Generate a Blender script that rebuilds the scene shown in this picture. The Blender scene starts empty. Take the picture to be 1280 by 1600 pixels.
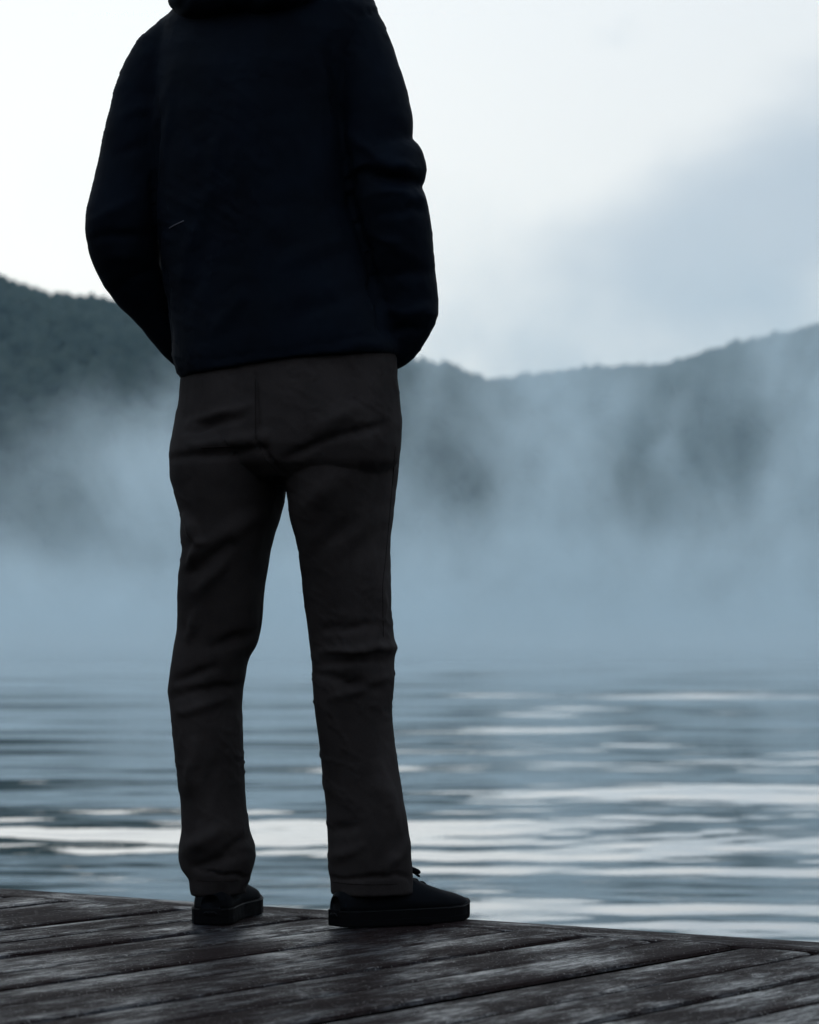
import bpy, bmesh, math, random
import numpy as np
from mathutils import Vector, Matrix

random.seed(7)
rng = np.random.default_rng(7)
S = bpy.context.scene
COL = S.collection

# ------------------------------------------------------------------ camera, sky, sun, exposure
EYE = 0.48                      # eye height over the deck boards, metres
LAKE = -0.52                    # lake level under the deck
cam_data = bpy.data.cameras.new('camera')
cam = bpy.data.objects.new('camera', cam_data)
COL.objects.link(cam)
cam.location = (0, 0, EYE)
cam.rotation_euler = (math.radians(90) + math.atan(.05), 0, 0)
cam_data.sensor_fit = 'VERTICAL'
cam_data.sensor_height = 36
cam_data.sensor_width = 28.8
cam_data.lens = 99
cam_data.clip_end = 9000
cam_data.dof.use_dof = True
cam_data.dof.focus_distance = 4.95
cam_data.dof.aperture_fstop = 6.8
S.camera = cam

SUN_EL, SUN_AZ = math.radians(9), math.radians(-9)     # low behind the left hill
world = bpy.data.worlds.new('World')
S.world = world
world.use_nodes = True


class NT:
    """small helper round a node tree"""
    def __init__(s, tree):
        s.t = tree
        s.n = tree.nodes
        s.l = tree.links

    def node(s, kind, **kw):
        n = s.n.new(kind)
        for k, v in kw.items():
            setattr(n, k, v)
        return n

    def put(s, sock, v):
        if isinstance(v, bpy.types.NodeSocket):
            s.l.new(v, sock)
        else:
            sock.default_value = v

    def math(s, op, a, b=0.0, c=0.0, clamp=False):
        n = s.node('ShaderNodeMath', operation=op, use_clamp=clamp)
        for i, v in enumerate((a, b, c)):
            s.put(n.inputs[i], v)
        return n.outputs[0]

    def vmath(s, op, a, b=(0, 0, 0)):
        n = s.node('ShaderNodeVectorMath', operation=op)
        s.put(n.inputs[0], a)
        if op == 'SCALE':
            s.put(n.inputs['Scale'], b)
        else:
            s.put(n.inputs[1], b)
        return n.outputs['Value'] if op in ('DOT_PRODUCT', 'LENGTH', 'DISTANCE') else n.outputs[0]

    def noise(s, vec, scale, detail=4, rough=.5, dist=0.0):
        n = s.node('ShaderNodeTexNoise')
        s.put(n.inputs['Vector'], vec)
        s.put(n.inputs['Scale'], scale)
        n.inputs['Detail'].default_value = detail
        n.inputs['Roughness'].default_value = rough
        n.inputs['Distortion'].default_value = dist
        return n.outputs[0]

    def ramp(s, v, a, b, lo=0.0, hi=1.0, smooth=True):
        n = s.node('ShaderNodeMapRange', interpolation_type='SMOOTHSTEP' if smooth else 'LINEAR')
        s.put(n.inputs[0], v)
        for i, q in enumerate((a, b, lo, hi)):
            s.put(n.inputs[i + 1], q)
        return n.outputs[0]

    def mix(s, f, a, b, blend='MIX'):
        n = s.node('ShaderNodeMix', data_type='RGBA', blend_type=blend)
        s.put(n.inputs[0], f)
        s.put(n.inputs[6], a)
        s.put(n.inputs[7], b)
        return n.outputs[2]


w = NT(world.node_tree)
w.n.clear()
out = w.node('ShaderNodeOutputWorld')
bg = w.node('ShaderNodeBackground')
bg.inputs['Strength'].default_value = 0.1
w.l.new(bg.outputs[0], out.inputs[0])
sky = w.node('ShaderNodeTexSky', sky_type='NISHITA')
sky.sun_disc = False
sky.sun_elevation = SUN_EL
sky.sun_rotation = SUN_AZ
sky.altitude = 300
sky.air_density = 1.0
sky.dust_density = 1.5
sky.ozone_density = 3.0
bw = w.node('ShaderNodeRGBToBW')
w.l.new(sky.outputs[0], bw.inputs[0])
direction = w.node('ShaderNodeTexCoord').outputs['Generated']
cloud_n = w.noise(w.vmath('ADD', w.vmath('MULTIPLY', direction, (1, 1, 1.6)), (3.1, 1.7, .35)), 9.0, 5, .5)
lean = w.node('ShaderNodeCombineXYZ')
dsep = w.node('ShaderNodeSeparateXYZ')
w.l.new(direction, dsep.inputs[0])
w.l.new(w.math('MULTIPLY', dsep.outputs[0], .8), lean.inputs[0])
w.l.new(dsep.outputs[1], lean.inputs[1])
w.l.new(w.math('SUBTRACT', w.math('MULTIPLY', dsep.outputs[2], 1.7), w.math('MULTIPLY', dsep.outputs[0], .45)), lean.inputs[2])
patch_d = w.vmath('DISTANCE', lean.outputs[0], (.115, .975, .198))      # a cloud bank that climbs to the right
patch_d = w.math('ADD', patch_d, w.math('MULTIPLY', w.math('SUBTRACT', cloud_n, .5), .15))
dark = w.math('MAXIMUM', w.ramp(patch_d, .02, .105, 1.0, 0.0), w.ramp(cloud_n, .69, .86, 0.0, .8))
veil = w.math('POWER', bw.outputs[0], .12)                    # cloud spreads the glow round the sun
veil = w.math('MULTIPLY', veil, 7.1)
up_z = w.node('ShaderNodeSeparateXYZ')
w.l.new(direction, up_z.inputs[0])
thin = w.ramp(up_z.outputs[2], .12, .75)                      # brighter, bluer sky overhead, raised out of view to light the mist
white = w.vmath('SCALE', w.mix(thin, (.985, .995, .985, 1), (1.25, 1.52, 1.80, 1)), veil)
grey = w.vmath('SCALE', w.mix(thin, (.555, .635, .72, 1), (.90, 1.2, 1.5, 1)), veil)
overcast = w.mix(dark, white, grey)
w.l.new(w.mix(.92, sky.outputs[0], overcast), bg.inputs[0])

sun_data = bpy.data.lights.new('sun', 'SUN')
sun_data.energy = 0.7
sun_data.angle = math.radians(70)
sun_data.color = (.95, .985, 1)
sun = bpy.data.objects.new('sun', sun_data)
COL.objects.link(sun)
sun.rotation_euler = (math.radians(90) - SUN_EL, 0, math.pi - SUN_AZ)

vs = S.view_settings
vs.view_transform = 'Standard'
vs.look = 'None'
vs.exposure = 0
vs.gamma = 1
vs.use_curve_mapping = False
S.render.engine = 'CYCLES'
S.cycles.use_denoising = True
S.cycles.volume_bounces = 4
S.cycles.max_bounces = 6
S.cycles.volume_step_rate = 1.0
S.cycles.volume_max_steps = 256


# ------------------------------------------------------------------ helpers
def tag(o, label=None, cat=None, group=None, kind=None):
    for k, v in (('label', label), ('category', cat), ('group', group), ('kind', kind)):
        if v:
            o[k] = v
    return o


def link(name, mesh, material=None, parent=None):
    o = bpy.data.objects.new(name, mesh)
    COL.objects.link(o)
    if material is not None and not mesh.materials:
        mesh.materials.append(material)
    if parent is not None:
        o.parent = parent
    return o


def mesh_np(name, verts, faces, smooth=True):
    me = bpy.data.meshes.new(name)
    verts = np.asarray(verts, dtype=np.float32)
    faces = np.asarray(faces, dtype=np.int32)
    nf, k = faces.shape
    me.vertices.add(len(verts))
    me.vertices.foreach_set('co', verts.ravel())
    me.loops.add(nf * k)
    me.loops.foreach_set('vertex_index', faces.ravel())
    me.polygons.add(nf)
    me.polygons.foreach_set('loop_start', np.arange(0, nf * k, k, dtype=np.int32))
    me.polygons.foreach_set('use_smooth', np.full(nf, smooth))
    me.update(calc_edges=True)
    me.validate()
    return me


def material(name):
    m = bpy.data.materials.new(name)
    m.use_nodes = True
    t = NT(m.node_tree)
    return m, t, t.n['Principled BSDF'], t.n['Material Output']


def value_noise(x, y, seed=0):
    """smooth lattice noise in -1..1 for arrays"""
    xi, yi = np.floor(x).astype(np.int64), np.floor(y).astype(np.int64)
    fx, fy = x - xi, y - yi
    fx, fy = fx * fx * (3 - 2 * fx), fy * fy * (3 - 2 * fy)

    def h(i, j):
        n = (i * 374761393 + j * 668265263 + seed * 1274126177) & 0xffffffff
        n = ((n ^ (n >> 13)) * 1274126177) & 0xffffffff
        return ((n ^ (n >> 16)) & 0xffff) / 32767.5 - 1
    return ((h(xi, yi) * (1 - fx) + h(xi + 1, yi) * fx) * (1 - fy)
            + (h(xi, yi + 1) * (1 - fx) + h(xi + 1, yi + 1) * fx) * fy)


def fbm(x, y, octaves=4, seed=0):
    r, a = 0, 1
    for k in range(octaves):
        r = r + a * value_noise(x * 2 ** k, y * 2 ** k, seed + k)
        a *= .5
    return r


# ------------------------------------------------------------------ lake
def lake_height(x, y, cell):
    z = np.zeros_like(x)
    g = np.random.default_rng(21)
    for i in range(64):
        lam = .22 * (20 / .22) ** (i / 63)
        k = 2 * math.pi / lam
        spread = .36 if lam > 3 else .55
        a = g.normal(0, spread)
        slope = .0069 if lam > 1.5 else .0066
        if lam > 8:
            slope *= .75
        ph = g.uniform(0, 6.283)
        # wave groups: each train comes and goes
        env = .35 + .9 * np.clip(.5 + .9 * value_noise(x / (lam * 3) + i * 7.3, y / (lam * 5) + i * 3.1, i), 0, 1.3)
        fade = np.clip(1.6 - 4 * cell / lam, 0, 1)
        z += slope / k * env * fade * np.sin(k * (math.sin(a) * x + math.cos(a) * y) + ph)
    calm = .86 + .2 * np.clip((x + 1.5) / (.06 * np.abs(y) + 1), -1, 1)    # calmer water on the left
    return z * calm


rows = [0.4]
while rows[-1] < 3200:
    r = rows[-1]
    rows.append(r + (.6 if r < 7 else max(.055, .0065 * (r - 8) if r < 300 else .03 * r)))
R = np.array(rows)
fine = np.radians(np.concatenate([np.arange(-60, -13, .5), np.arange(-13, 13.001, .2), np.arange(13.5, 60.01, .5)]))
coarse = np.radians(np.linspace(60, 300, 90)[1:-1])
TH = np.concatenate([fine, coarse])
rr, tt = np.meshgrid(R, TH, indexing='ij')
X, Y = rr * np.sin(tt), rr * np.cos(tt)
cell = np.gradient(R)[:, None] * np.ones_like(tt)
cell = np.where(np.abs(np.where(tt > math.pi, tt - 2 * math.pi, tt)) > math.radians(60.1), np.maximum(cell, rr * .05), cell)
Z = LAKE + lake_height(X, Y, cell)
nr, nt = rr.shape
V = np.stack([X, Y, Z], -1).reshape(-1, 3)
i0 = (np.arange(nr - 1)[:, None] * nt + np.arange(nt)[None, :])
i1 = (np.arange(nr - 1)[:, None] * nt + (np.arange(nt)[None, :] + 1) % nt)
F = np.stack([i0, i0 + nt, i1 + nt, i1], -1).reshape(-1, 4)[:, ::-1]
m, t, b, _ = material('lake water')
b.inputs['Base Color'].default_value = (.010, .022, .025, 1)
b.inputs['Roughness'].default_value = .03
b.inputs['IOR'].default_value = 1.333
pos = t.node('ShaderNodeNewGeometry').outputs['Position']
rip = t.noise(t.vmath('MULTIPLY', pos, (.8, 2.2, 1)), 2.2, 3, .5)
bump = t.node('ShaderNodeBump')
bump.inputs['Strength'].default_value = .35
bump.inputs['Distance'].default_value = .006
t.l.new(rip, bump.inputs['Height'])
t.l.new(bump.outputs[0], b.inputs['Normal'])
lake = tag(link('lake', mesh_np('lake', V, F), m), 'calm rippled lake reflecting pale dawn sky', kind='structure')

# ------------------------------------------------------------------ hills round the lake
RIDGE_LEFT = np.array([(-900, 190), (-500, 172), (-260, 146), (-131, 119.5), (-118.6, 116), (-109, 113), (-100, 112), (-90, 110.5), (-80, 110),
                       (-60, 104), (-30, 98), (0, 92.4), (10, 91), (19, 88), (28, 84), (40, 74), (70, 60), (130, 30), (260, 0), (400, -30)])
RIDGE_RIGHT = np.array([(-1400, 120), (-400, 140), (-100, 143), (0, 142), (34, 143), (54, 145.5), (78, 149), (102, 152), (129, 153), (143, 155.5),
                        (160, 161), (184, 167), (208, 172), (219, 174), (300, 186), (500, 200), (900, 170), (1500, 150)])


def ridge(x, y, pts, yc, front, back):
    h = np.interp(x, pts[:, 0], pts[:, 1]) - 3.8
    s = np.clip((y - yc) / front + 1, 0, 1) * (y <= yc) + np.clip(1 - (y - yc) / back, 0, 1) * (y > yc)
    s = np.sin(s * math.pi / 2) ** 1.1
    return (h + 4) * s - 4


def terrain(x, y):
    a = ridge(x, y, RIDGE_LEFT, 900, 330, 420)
    c = ridge(x, y, RIDGE_RIGHT, 1500, 430, 900)
    r = np.hypot(x, y)
    th = np.arctan2(x, y)
    side = np.clip((np.abs(th) - .30) / .35, 0, 1)
    ring = np.clip((r - 420 - 260 * (1 - side)) / 700, 0, 1)
    ring = (150 + 50 * np.sin(th * 2.7 + 1) + 25 * np.sin(th * 7)) * ring * ring * (3 - 2 * ring) * (.25 + .75 * side) - 4
    z = np.maximum(np.maximum(a, c), ring)
    n = fbm(x / 90, y / 90, 4, 5) * 5
    lift = np.clip(z / 40, 0, 1)
    return z - 1.2 + LAKE + n * lift * np.where((np.abs(th) < .3), .35, 1)


Rr = np.concatenate([np.linspace(380, 1600, 150), np.linspace(1640, 2900, 30)])
Tt = np.concatenate([np.radians(np.arange(-14, 14.01, .4)), np.radians(np.linspace(14, 346, 122)[1:-1])])
rr, tt = np.meshgrid(Rr, Tt, indexing='ij')
X, Y = rr * np.sin(tt), rr * np.cos(tt)
Z = terrain(X, Y)
nr, nt = rr.shape
V = np.stack([X, Y, Z], -1).reshape(-1, 3)
i0 = (np.arange(nr - 1)[:, None] * nt + np.arange(nt)[None, :])
i1 = (np.arange(nr - 1)[:, None] * nt + (np.arange(nt)[None, :] + 1) % nt)
F = np.stack([i0, i0 + nt, i1 + nt, i1], -1).reshape(-1, 4)[:, ::-1]
m, t, b, _ = material('wooded slope')
pos = t.node('ShaderNodeNewGeometry').outputs['Position']
col = t.mix(t.ramp(t.noise(pos, .03, 5, .6), .35, .65), (.012, .019, .014, 1), (.028, .036, .024, 1))
t.l.new(col, b.inputs['Base Color'])
b.inputs['Roughness'].default_value = .95
b.inputs['Specular IOR Level'].default_value = .1
hills = tag(link('hills', mesh_np('hills', V, F), m), 'dark wooded hills rising beyond the misty lake', kind='structure')

# forest: crowns on the two slopes that face the dock
bm = bmesh.new()
bmesh.ops.create_icosphere(bm, subdivisions=2, radius=1)
ico_v = np.array([v.co[:] for v in bm.verts])
ico_f = np.array([[v.index for v in f.verts] for f in bm.faces])
bm.free()


def crowns(n, xr, yr, size, seed):
    g = np.random.default_rng(seed)
    x = g.uniform(*xr, n)
    y = g.uniform(*yr, n)
    z = terrain(x, y)
    keep = (z > LAKE + 1) & (np.abs(x) < .2 * y + 20)
    x, y, z = x[keep], y[keep], z[keep]
    s = size * g.uniform(.6, 1.25, len(x))
    tall = g.uniform(.7, 1.25, len(x))
    jit = 1 + .22 * g.standard_normal((len(x), len(ico_v), 1))
    v = ico_v[None] * jit
    zz = v[..., 2]
    pinch = 1 - .18 * np.clip(zz, -.2, 1)
    vx = v[..., 0] * s[:, None] * pinch + x[:, None]
    vy = v[..., 1] * s[:, None] * pinch + y[:, None]
    vz = zz * (s * tall)[:, None] + (z + s * .5)[:, None]
    vv = np.stack([vx, vy, vz], -1).reshape(-1, 3)
    ff = (ico_f[None] + (np.arange(len(x)) * len(ico_v))[:, None, None]).reshape(-1, 3)
    return vv, ff


va, fa = crowns(9500, (-230, 170), (575, 960), 2.7, 3)
vb, fb = crowns(11500, (-160, 340), (1080, 1560), 3.2, 4)
m, t, b, _ = material('forest leaves')
pos = t.node('ShaderNodeNewGeometry').outputs['Position']
col = t.mix(t.ramp(t.noise(pos, .09, 3, .6), .35, .65), (.012, .020, .015, 1), (.023, .032, .023, 1))
t.l.new(col, b.inputs['Base Color'])
b.inputs['Roughness'].default_value = .9
b.inputs['Specular IOR Level'].default_value = .15
forest = tag(link('forest', mesh_np('forest', np.concatenate([va, vb]), np.concatenate([fa, fb + len(va)])), m),
             'far forest covering the hills behind the mist', 'forest', kind='stuff')


# ------------------------------------------------------------------ haze and mist
def box_mesh(name, lo, hi):
    v = [(x, y, z) for x in (lo[0], hi[0]) for y in (lo[1], hi[1]) for z in (lo[2], hi[2])]
    f = [(0, 1, 3, 2), (4, 6, 7, 5), (0, 4, 5, 1), (2, 3, 7, 6), (0, 2, 6, 4), (1, 5, 7, 3)]
    return mesh_np(name, v, f, False)


m = bpy.data.materials.new('haze air')
m.use_nodes = True
t = NT(m.node_tree)
t.n.clear()
o_ = t.node('ShaderNodeOutputMaterial')
pv = t.node('ShaderNodeVolumePrincipled')
pv.inputs['Color'].default_value = (.56, .84, 1.0, 1)
pv.inputs['Density'].default_value = 1.35e-4
pv.inputs['Anisotropy'].default_value = .35
t.l.new(pv.outputs[0], o_.inputs['Volume'])
haze = tag(link('haze', box_mesh('haze', (-3300, -3300, LAKE - 8), (3300, 3300, 300)), m), 'thin pale haze in the air over the lake', 'haze', kind='stuff')

m = bpy.data.materials.new('lake mist')
m.use_nodes = True
t = NT(m.node_tree)
t.n.clear()
o_ = t.node('ShaderNodeOutputMaterial')
pv = t.node('ShaderNodeVolumePrincipled')
pv.inputs['Color'].default_value = (.83, .93, .975, 1)
pv.inputs['Anisotropy'].default_value = .35
t.l.new(pv.outputs[0], o_.inputs['Volume'])
pos = t.node('ShaderNodeNewGeometry').outputs['Position']
sep = t.node('ShaderNodeSeparateXYZ')
t.l.new(pos, sep.inputs[0])
px, py, pz = sep.outputs
billow = t.noise(t.vmath('ADD', t.vmath('MULTIPLY', pos, (1, .5, .75)), (13, 40, 5)), .075, 6, .6, .8)
drift = t.node('ShaderNodeTexNoise')
drift.inputs['Scale'].default_value = .06
drift.inputs['Detail'].default_value = 2
t.l.new(pos, drift.inputs['Vector'])
bent = t.vmath('ADD', pos, t.vmath('SCALE', t.vmath('SUBTRACT', drift.outputs['Color'], (.5, .5, .5)), 16.0))
# clearings (negative) and thick plumes (positive) of the bank: x, z, width, height, amount
field = billow
for (cx, cz, rx_, rz_, amt) in ((-58, 47, 24, 14, -.40), (-51, 18, 8, 7, -.13), (5, 25, 7, 8, -.12), (41, 26, 7, 10, -.11), (27, 18, 9, 6, -.07),
                                (-38, 28, 10, 9, .12), (22, 36, 14, 8, .10), (62, 40, 16, 12, .08), (-30, 46, 9, 9, .06)):
    q = t.vmath('MULTIPLY', t.vmath('SUBTRACT', bent, (cx, 0, cz)), (1 / rx_, 0, 1 / rz_))
    g2 = t.math('EXPONENT', t.math('MULTIPLY', t.vmath('DOT_PRODUCT', q, q), -1.0))
    field = t.math('ADD', field, t.math('MULTIPLY', g2, amt))
top = t.ramp(field, .25, .75, 9, 30)
low = t.math('MULTIPLY', t.math('EXPONENT', t.math('DIVIDE', t.math('MULTIPLY', pz, -1.6), top)), t.math('MULTIPLY', t.ramp(pz, 40, 60, 1, 0), .036))
up = t.math('MULTIPLY', t.ramp(pz, 36, 74, 1, 0), t.ramp(field, .40, .80, 0, .018))
dens = t.math('ADD', low, up)
dens = t.math('MULTIPLY', dens, t.ramp(py, 330, 380, 0, 1))
dens = t.math('MULTIPLY', dens, t.ramp(py, 430, 480, 1, 0))
t.l.new(dens, pv.inputs['Density'])
m.cycles.volume_step_rate = .6
near = bpy.data.materials.new('thin mist on the water')
near.use_nodes = True
t2 = NT(near.node_tree)
t2.n.clear()
pv2 = t2.node('ShaderNodeVolumePrincipled')
pv2.inputs['Color'].default_value = (.83, .93, .975, 1)
pv2.inputs['Anisotropy'].default_value = .35
pv2.inputs['Density'].default_value = .0012
t2.l.new(pv2.outputs[0], t2.node('ShaderNodeOutputMaterial').inputs['Volume'])
tag(link('mist', box_mesh('water_mist', (-420, 75, LAKE - .4), (420, 329.5, LAKE + 2.6)), near), 'thin low mist lying on the far water', 'mist', kind='stuff')
mist = tag(link('mist', box_mesh('mist', (-420, 330, LAKE - .4), (420, 480, 76)), m), 'white morning mist drifting up off the lake', 'mist', kind='stuff')

# ------------------------------------------------------------------ dock
EDGE = Vector((-.8358, 5.7775, 0))                 # a point on the outer edge
E_U = Vector((.81725, -.57628, 0))                 # along the edge
E_V = Vector((.57628, .81725, 0))                  # out over the water
dock = bpy.data.objects.new('dock', None)
COL.objects.link(dock)
dock.location = EDGE
dock.rotation_euler = (0, 0, math.atan2(E_U.y, E_U.x))
tag(dock, 'wet dark wooden dock with worn boards at the lake edge', 'dock')

m, t, b, _ = material('wet worn board')
tc = t.node('ShaderNodeTexCoord').outputs['Object']
rnd = t.node('ShaderNodeObjectInfo').outputs['Random']
off = t.node('ShaderNodeCombineXYZ')
t.l.new(t.math('MULTIPLY', rnd, 37.0), off.inputs[0])
t.l.new(t.math('MULTIPLY', rnd, 91.0), off.inputs[1])
p = t.vmath('ADD', tc, off.outputs[0])
grain = t.noise(t.vmath('MULTIPLY', p, (1, .13, 1)), 210, 5, .7, .25)
streak = t.noise(t.vmath('MULTIPLY', p, (1, .16, 1)), 55, 6, .7, .4)
worn = t.noise(t.vmath('MULTIPLY', p, (1, .4, 1)), 8.5, 5, .6)
speck = t.noise(p, 210, 2, .5)
base = t.mix(t.ramp(grain, .3, .7), (.0065, .0043, .0043, 1), (.018, .0125, .0125, 1))
worn_sheen = t.mix(t.ramp(grain, .35, .65), (.009, .0122, .0168, 1), (.030, .040, .052, 1))  # silvered wear, with the blue of the sky's sheen painted in
wear = t.ramp(t.math('ADD', t.math('MULTIPLY', streak, .5), t.math('MULTIPLY', worn, .5)), .47, .60)
tint = t.mix(t.math('MULTIPLY', wear, .45), base, worn_sheen)
t.l.new(tint, b.inputs['Base Color'])
film = t.ramp(t.math('ADD', t.math('MULTIPLY', worn, .75), t.math('MULTIPLY', streak, .25)), .40, .68)     # where the water film lies
lines = t.ramp(t.math('ADD', t.math('MULTIPLY', grain, .7), t.math('MULTIPLY', streak, .3)), .44, .62)
wet = t.math('MULTIPLY', film, t.math('MULTIPLY_ADD', lines, .70, .30))
bead = t.ramp(t.math('ADD', speck, t.math('MULTIPLY', worn, .2)), .74, .80)                            # standing droplets
t.l.new(t.math('SUBTRACT', t.ramp(wet, 0, 1, .55, .27), t.math('MULTIPLY', bead, .14)), b.inputs['Roughness'])
t.l.new(t.math('ADD', t.ramp(wet, 0, 1, .003, .17), t.math('MULTIPLY', bead, .45)), b.inputs['Specular IOR Level'])
hgt = t.math('ADD', t.math('MULTIPLY', grain, .8), t.math('ADD', t.math('MULTIPLY', streak, 1.3), t.math('MULTIPLY', bead, .5)))
bump = t.node('ShaderNodeBump')
bump.inputs['Strength'].default_value = .8
bump.inputs['Distance'].default_value = .0014
t.l.new(hgt, bump.inputs['Height'])
t.l.new(bump.outputs[0], b.inputs['Normal'])
BOARD = m
m, t, b, _ = material('board edge painted gap shade')  # near-black colour paints the shade of the gaps onto the board edges
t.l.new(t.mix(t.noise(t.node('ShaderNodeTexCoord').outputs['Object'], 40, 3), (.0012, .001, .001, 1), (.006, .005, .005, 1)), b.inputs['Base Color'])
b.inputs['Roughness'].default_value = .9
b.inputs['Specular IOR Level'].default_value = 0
EDGE_SHADE = m


def board_mesh(name, width, length, thick, seed, nseg=26):
    """a board along -Y from y=0, rounded top edges that wander a little, slightly cupped"""
    g = np.random.default_rng(seed)
    ys = -np.linspace(0, 1, nseg) ** 1.25 * length
    prof = [(-.5, -thick), (-.5, -.016), (-.484, -.0065), (-.46, -.0020), (-.41, 0), (-.2, .0012), (0, .0015), (.2, .0012), (.41, 0), (.46, -.0020), (.484, -.0065), (.5, -.016), (.5, -thick)]
    V, F = [], []
    lw = np.cumsum(g.normal(0, .0006, nseg)) * .6
    rw = np.cumsum(g.normal(0, .0006, nseg)) * .6
    lw, rw = np.clip(lw, -.0018, .0018), np.clip(rw, -.0018, .0018)
    warp = np.cumsum(g.normal(0, .0005, nseg))
    warp = np.clip(warp - warp.mean(), -.0015, .0015)
    for k, y in enumerate(ys):
        for (u, z) in prof:
            x = u * width + (lw[k] if u < 0 else rw[k]) * min(1, abs(u) * 2.2)
            V.append((x, y, z + (warp[k] if z > -thick else 0)))
    n = len(prof)
    for k in range(nseg - 1):
        for i in range(n):
            a = k * n + i
            c = k * n + (i + 1) % n
            F.append((a, c, c + n, a + n))
    me = bpy.data.meshes.new(name)
    me.from_pydata(V, [], F + [tuple(range(n - 1, -1, -1)), tuple(range((nseg - 1) * n, nseg * n))])
    me.polygons.foreach_set('use_smooth', np.full(len(me.polygons), False))
    me.update()
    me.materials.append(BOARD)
    me.materials.append(EDGE_SHADE)
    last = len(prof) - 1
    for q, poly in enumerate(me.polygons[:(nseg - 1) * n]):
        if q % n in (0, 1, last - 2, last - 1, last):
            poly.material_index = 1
    return me


PITCH, FIRST = .147, .305
GAP = {1: .0055, 4: .0055, 8: .0055}
EDGE_W = .138
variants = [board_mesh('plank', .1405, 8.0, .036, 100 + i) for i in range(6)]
for k in range(-22, 50):
    u0, u1 = FIRST + PITCH * (k - 1), FIRST + PITCH * k
    me = variants[(k * 5 + 3) % 6]
    o = link('plank', me, None, dock)
    g0, g1 = GAP.get(k - 1, .0095), GAP.get(k, .0095)
    a, c = u0 + g0 / 2, u1 - g1 / 2
    o.location = ((a + c) / 2, -EDGE_W - .005 - random.uniform(0, .004), random.uniform(-.002, .002))
    o.scale = ((c - a) / .1405, 1, 1)
    o.rotation_euler = (0, random.uniform(-.004, .004), 0)
# board that trims the plank ends along the edge
for (a, c) in ((-3.1, -.65), (-.647, 2.9), (2.903, 7.2)):
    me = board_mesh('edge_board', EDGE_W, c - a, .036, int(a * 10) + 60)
    o = link('edge_board', me, None, dock)
    o.location = (a, -EDGE_W / 2, .001)
    o.rotation_euler = (0, 0, math.pi / 2)
me = bpy.data.meshes.new('fascia')


def box_into(bm, lo, hi, bevel=0.0):
    r = bmesh.ops.create_cube(bm, size=1)
    vs_ = r['verts']
    for v in vs_:
        v.co = Vector([lo[i] + (v.co[i] + .5) * (hi[i] - lo[i]) for i in range(3)])
    if bevel:
        es = list({e for v in vs_ for e in v.link_edges})
        bmesh.ops.bevel(bm, geom=es, offset=bevel, segments=2, affect='EDGES')


bm = bmesh.new()
box_into(bm, (-3.1, -.050, -.24), (7.2, -.006, -.039), .004)
bm.to_mesh(me)
bm.free()
link('fascia', me, BOARD, dock)
for j, v0 in enumerate((-.9, -2.6, -4.4, -6.2, -7.9)):
    me = bpy.data.meshes.new('joist')
    bm = bmesh.new()
    box_into(bm, (-3.1, v0 - .025, -.22), (7.2, v0 + .025, -.040))
    bm.to_mesh(me)
    bm.free()
    link('joist', me, BOARD, dock)
me = bpy.data.meshes.new('piling')
bm = bmesh.new()
bmesh.ops.create_cone(bm, cap_ends=True, segments=20, radius1=.13, radius2=.12, depth=2.2)
bm.to_mesh(me)
bm.free()
for u in (-2.6, .6, 3.8, 6.9):
    for v0 in (-.35, -4.1, -7.6):
        o = link('piling', me, BOARD, dock)
        o.location = (u, v0, -.245 - 1.1)

# ------------------------------------------------------------------ person standing at the edge of the dock
# cloth outlines, metres: (height, left x, right x, y of the middle, half depth)
PELVIS = [
    (1.050, -0.388, -0.032, 5.000, 0.120),
    (1.004, -0.402, -0.023, 5.000, 0.126),
    (0.968, -0.411, -0.021, 5.000, 0.130),
    (0.935, -0.414, -0.017, 5.000, 0.134),
    (0.884, -0.420, -0.014, 5.000, 0.138),
    (0.844, -0.424, -0.015, 5.000, 0.136),
    (0.816, -0.419, -0.020, 5.000, 0.126),
    (0.793, -0.387, -0.046, 5.000, 0.100),
    (0.778, -0.330, -0.091, 5.000, 0.060),
]
LEG_LEFT = [
    (0.914, -0.418, -0.217, 5.020, 0.118),
    (0.869, -0.424, -0.216, 5.022, 0.116),
    (0.832, -0.429, -0.216, 5.023, 0.114),
    (0.788, -0.426, -0.218, 5.024, 0.113),
    (0.748, -0.414, -0.225, 5.026, 0.110),
    (0.720, -0.406, -0.233, 5.027, 0.107),
    (0.697, -0.407, -0.242, 5.027, 0.105),
    (0.663, -0.403, -0.250, 5.028, 0.102),
    (0.617, -0.410, -0.256, 5.030, 0.098),
    (0.560, -0.413, -0.262, 5.036, 0.093),
    (0.520, -0.415, -0.266, 5.041, 0.089),
    (0.503, -0.418, -0.270, 5.043, 0.087),
    (0.489, -0.421, -0.277, 5.044, 0.086),
    (0.475, -0.423, -0.286, 5.045, 0.085),
    (0.457, -0.426, -0.292, 5.047, 0.085),
    (0.434, -0.429, -0.295, 5.050, 0.084),
    (0.411, -0.432, -0.299, 5.051, 0.083),
    (0.377, -0.426, -0.302, 5.051, 0.082),
    (0.320, -0.421, -0.299, 5.053, 0.080),
    (0.251, -0.412, -0.295, 5.054, 0.079),
    (0.206, -0.407, -0.292, 5.055, 0.078),
    (0.171, -0.405, -0.286, 5.056, 0.079),
    (0.137, -0.410, -0.277, 5.057, 0.080),
    (0.114, -0.410, -0.276, 5.058, 0.080),
    (0.094, -0.405, -0.280, 5.059, 0.079),
    (0.078, -0.392, -0.285, 5.059, 0.078),
    (0.062, -0.391, -0.292, 5.060, 0.077),
    (0.049, -0.389, -0.294, 5.060, 0.076),
]
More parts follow.
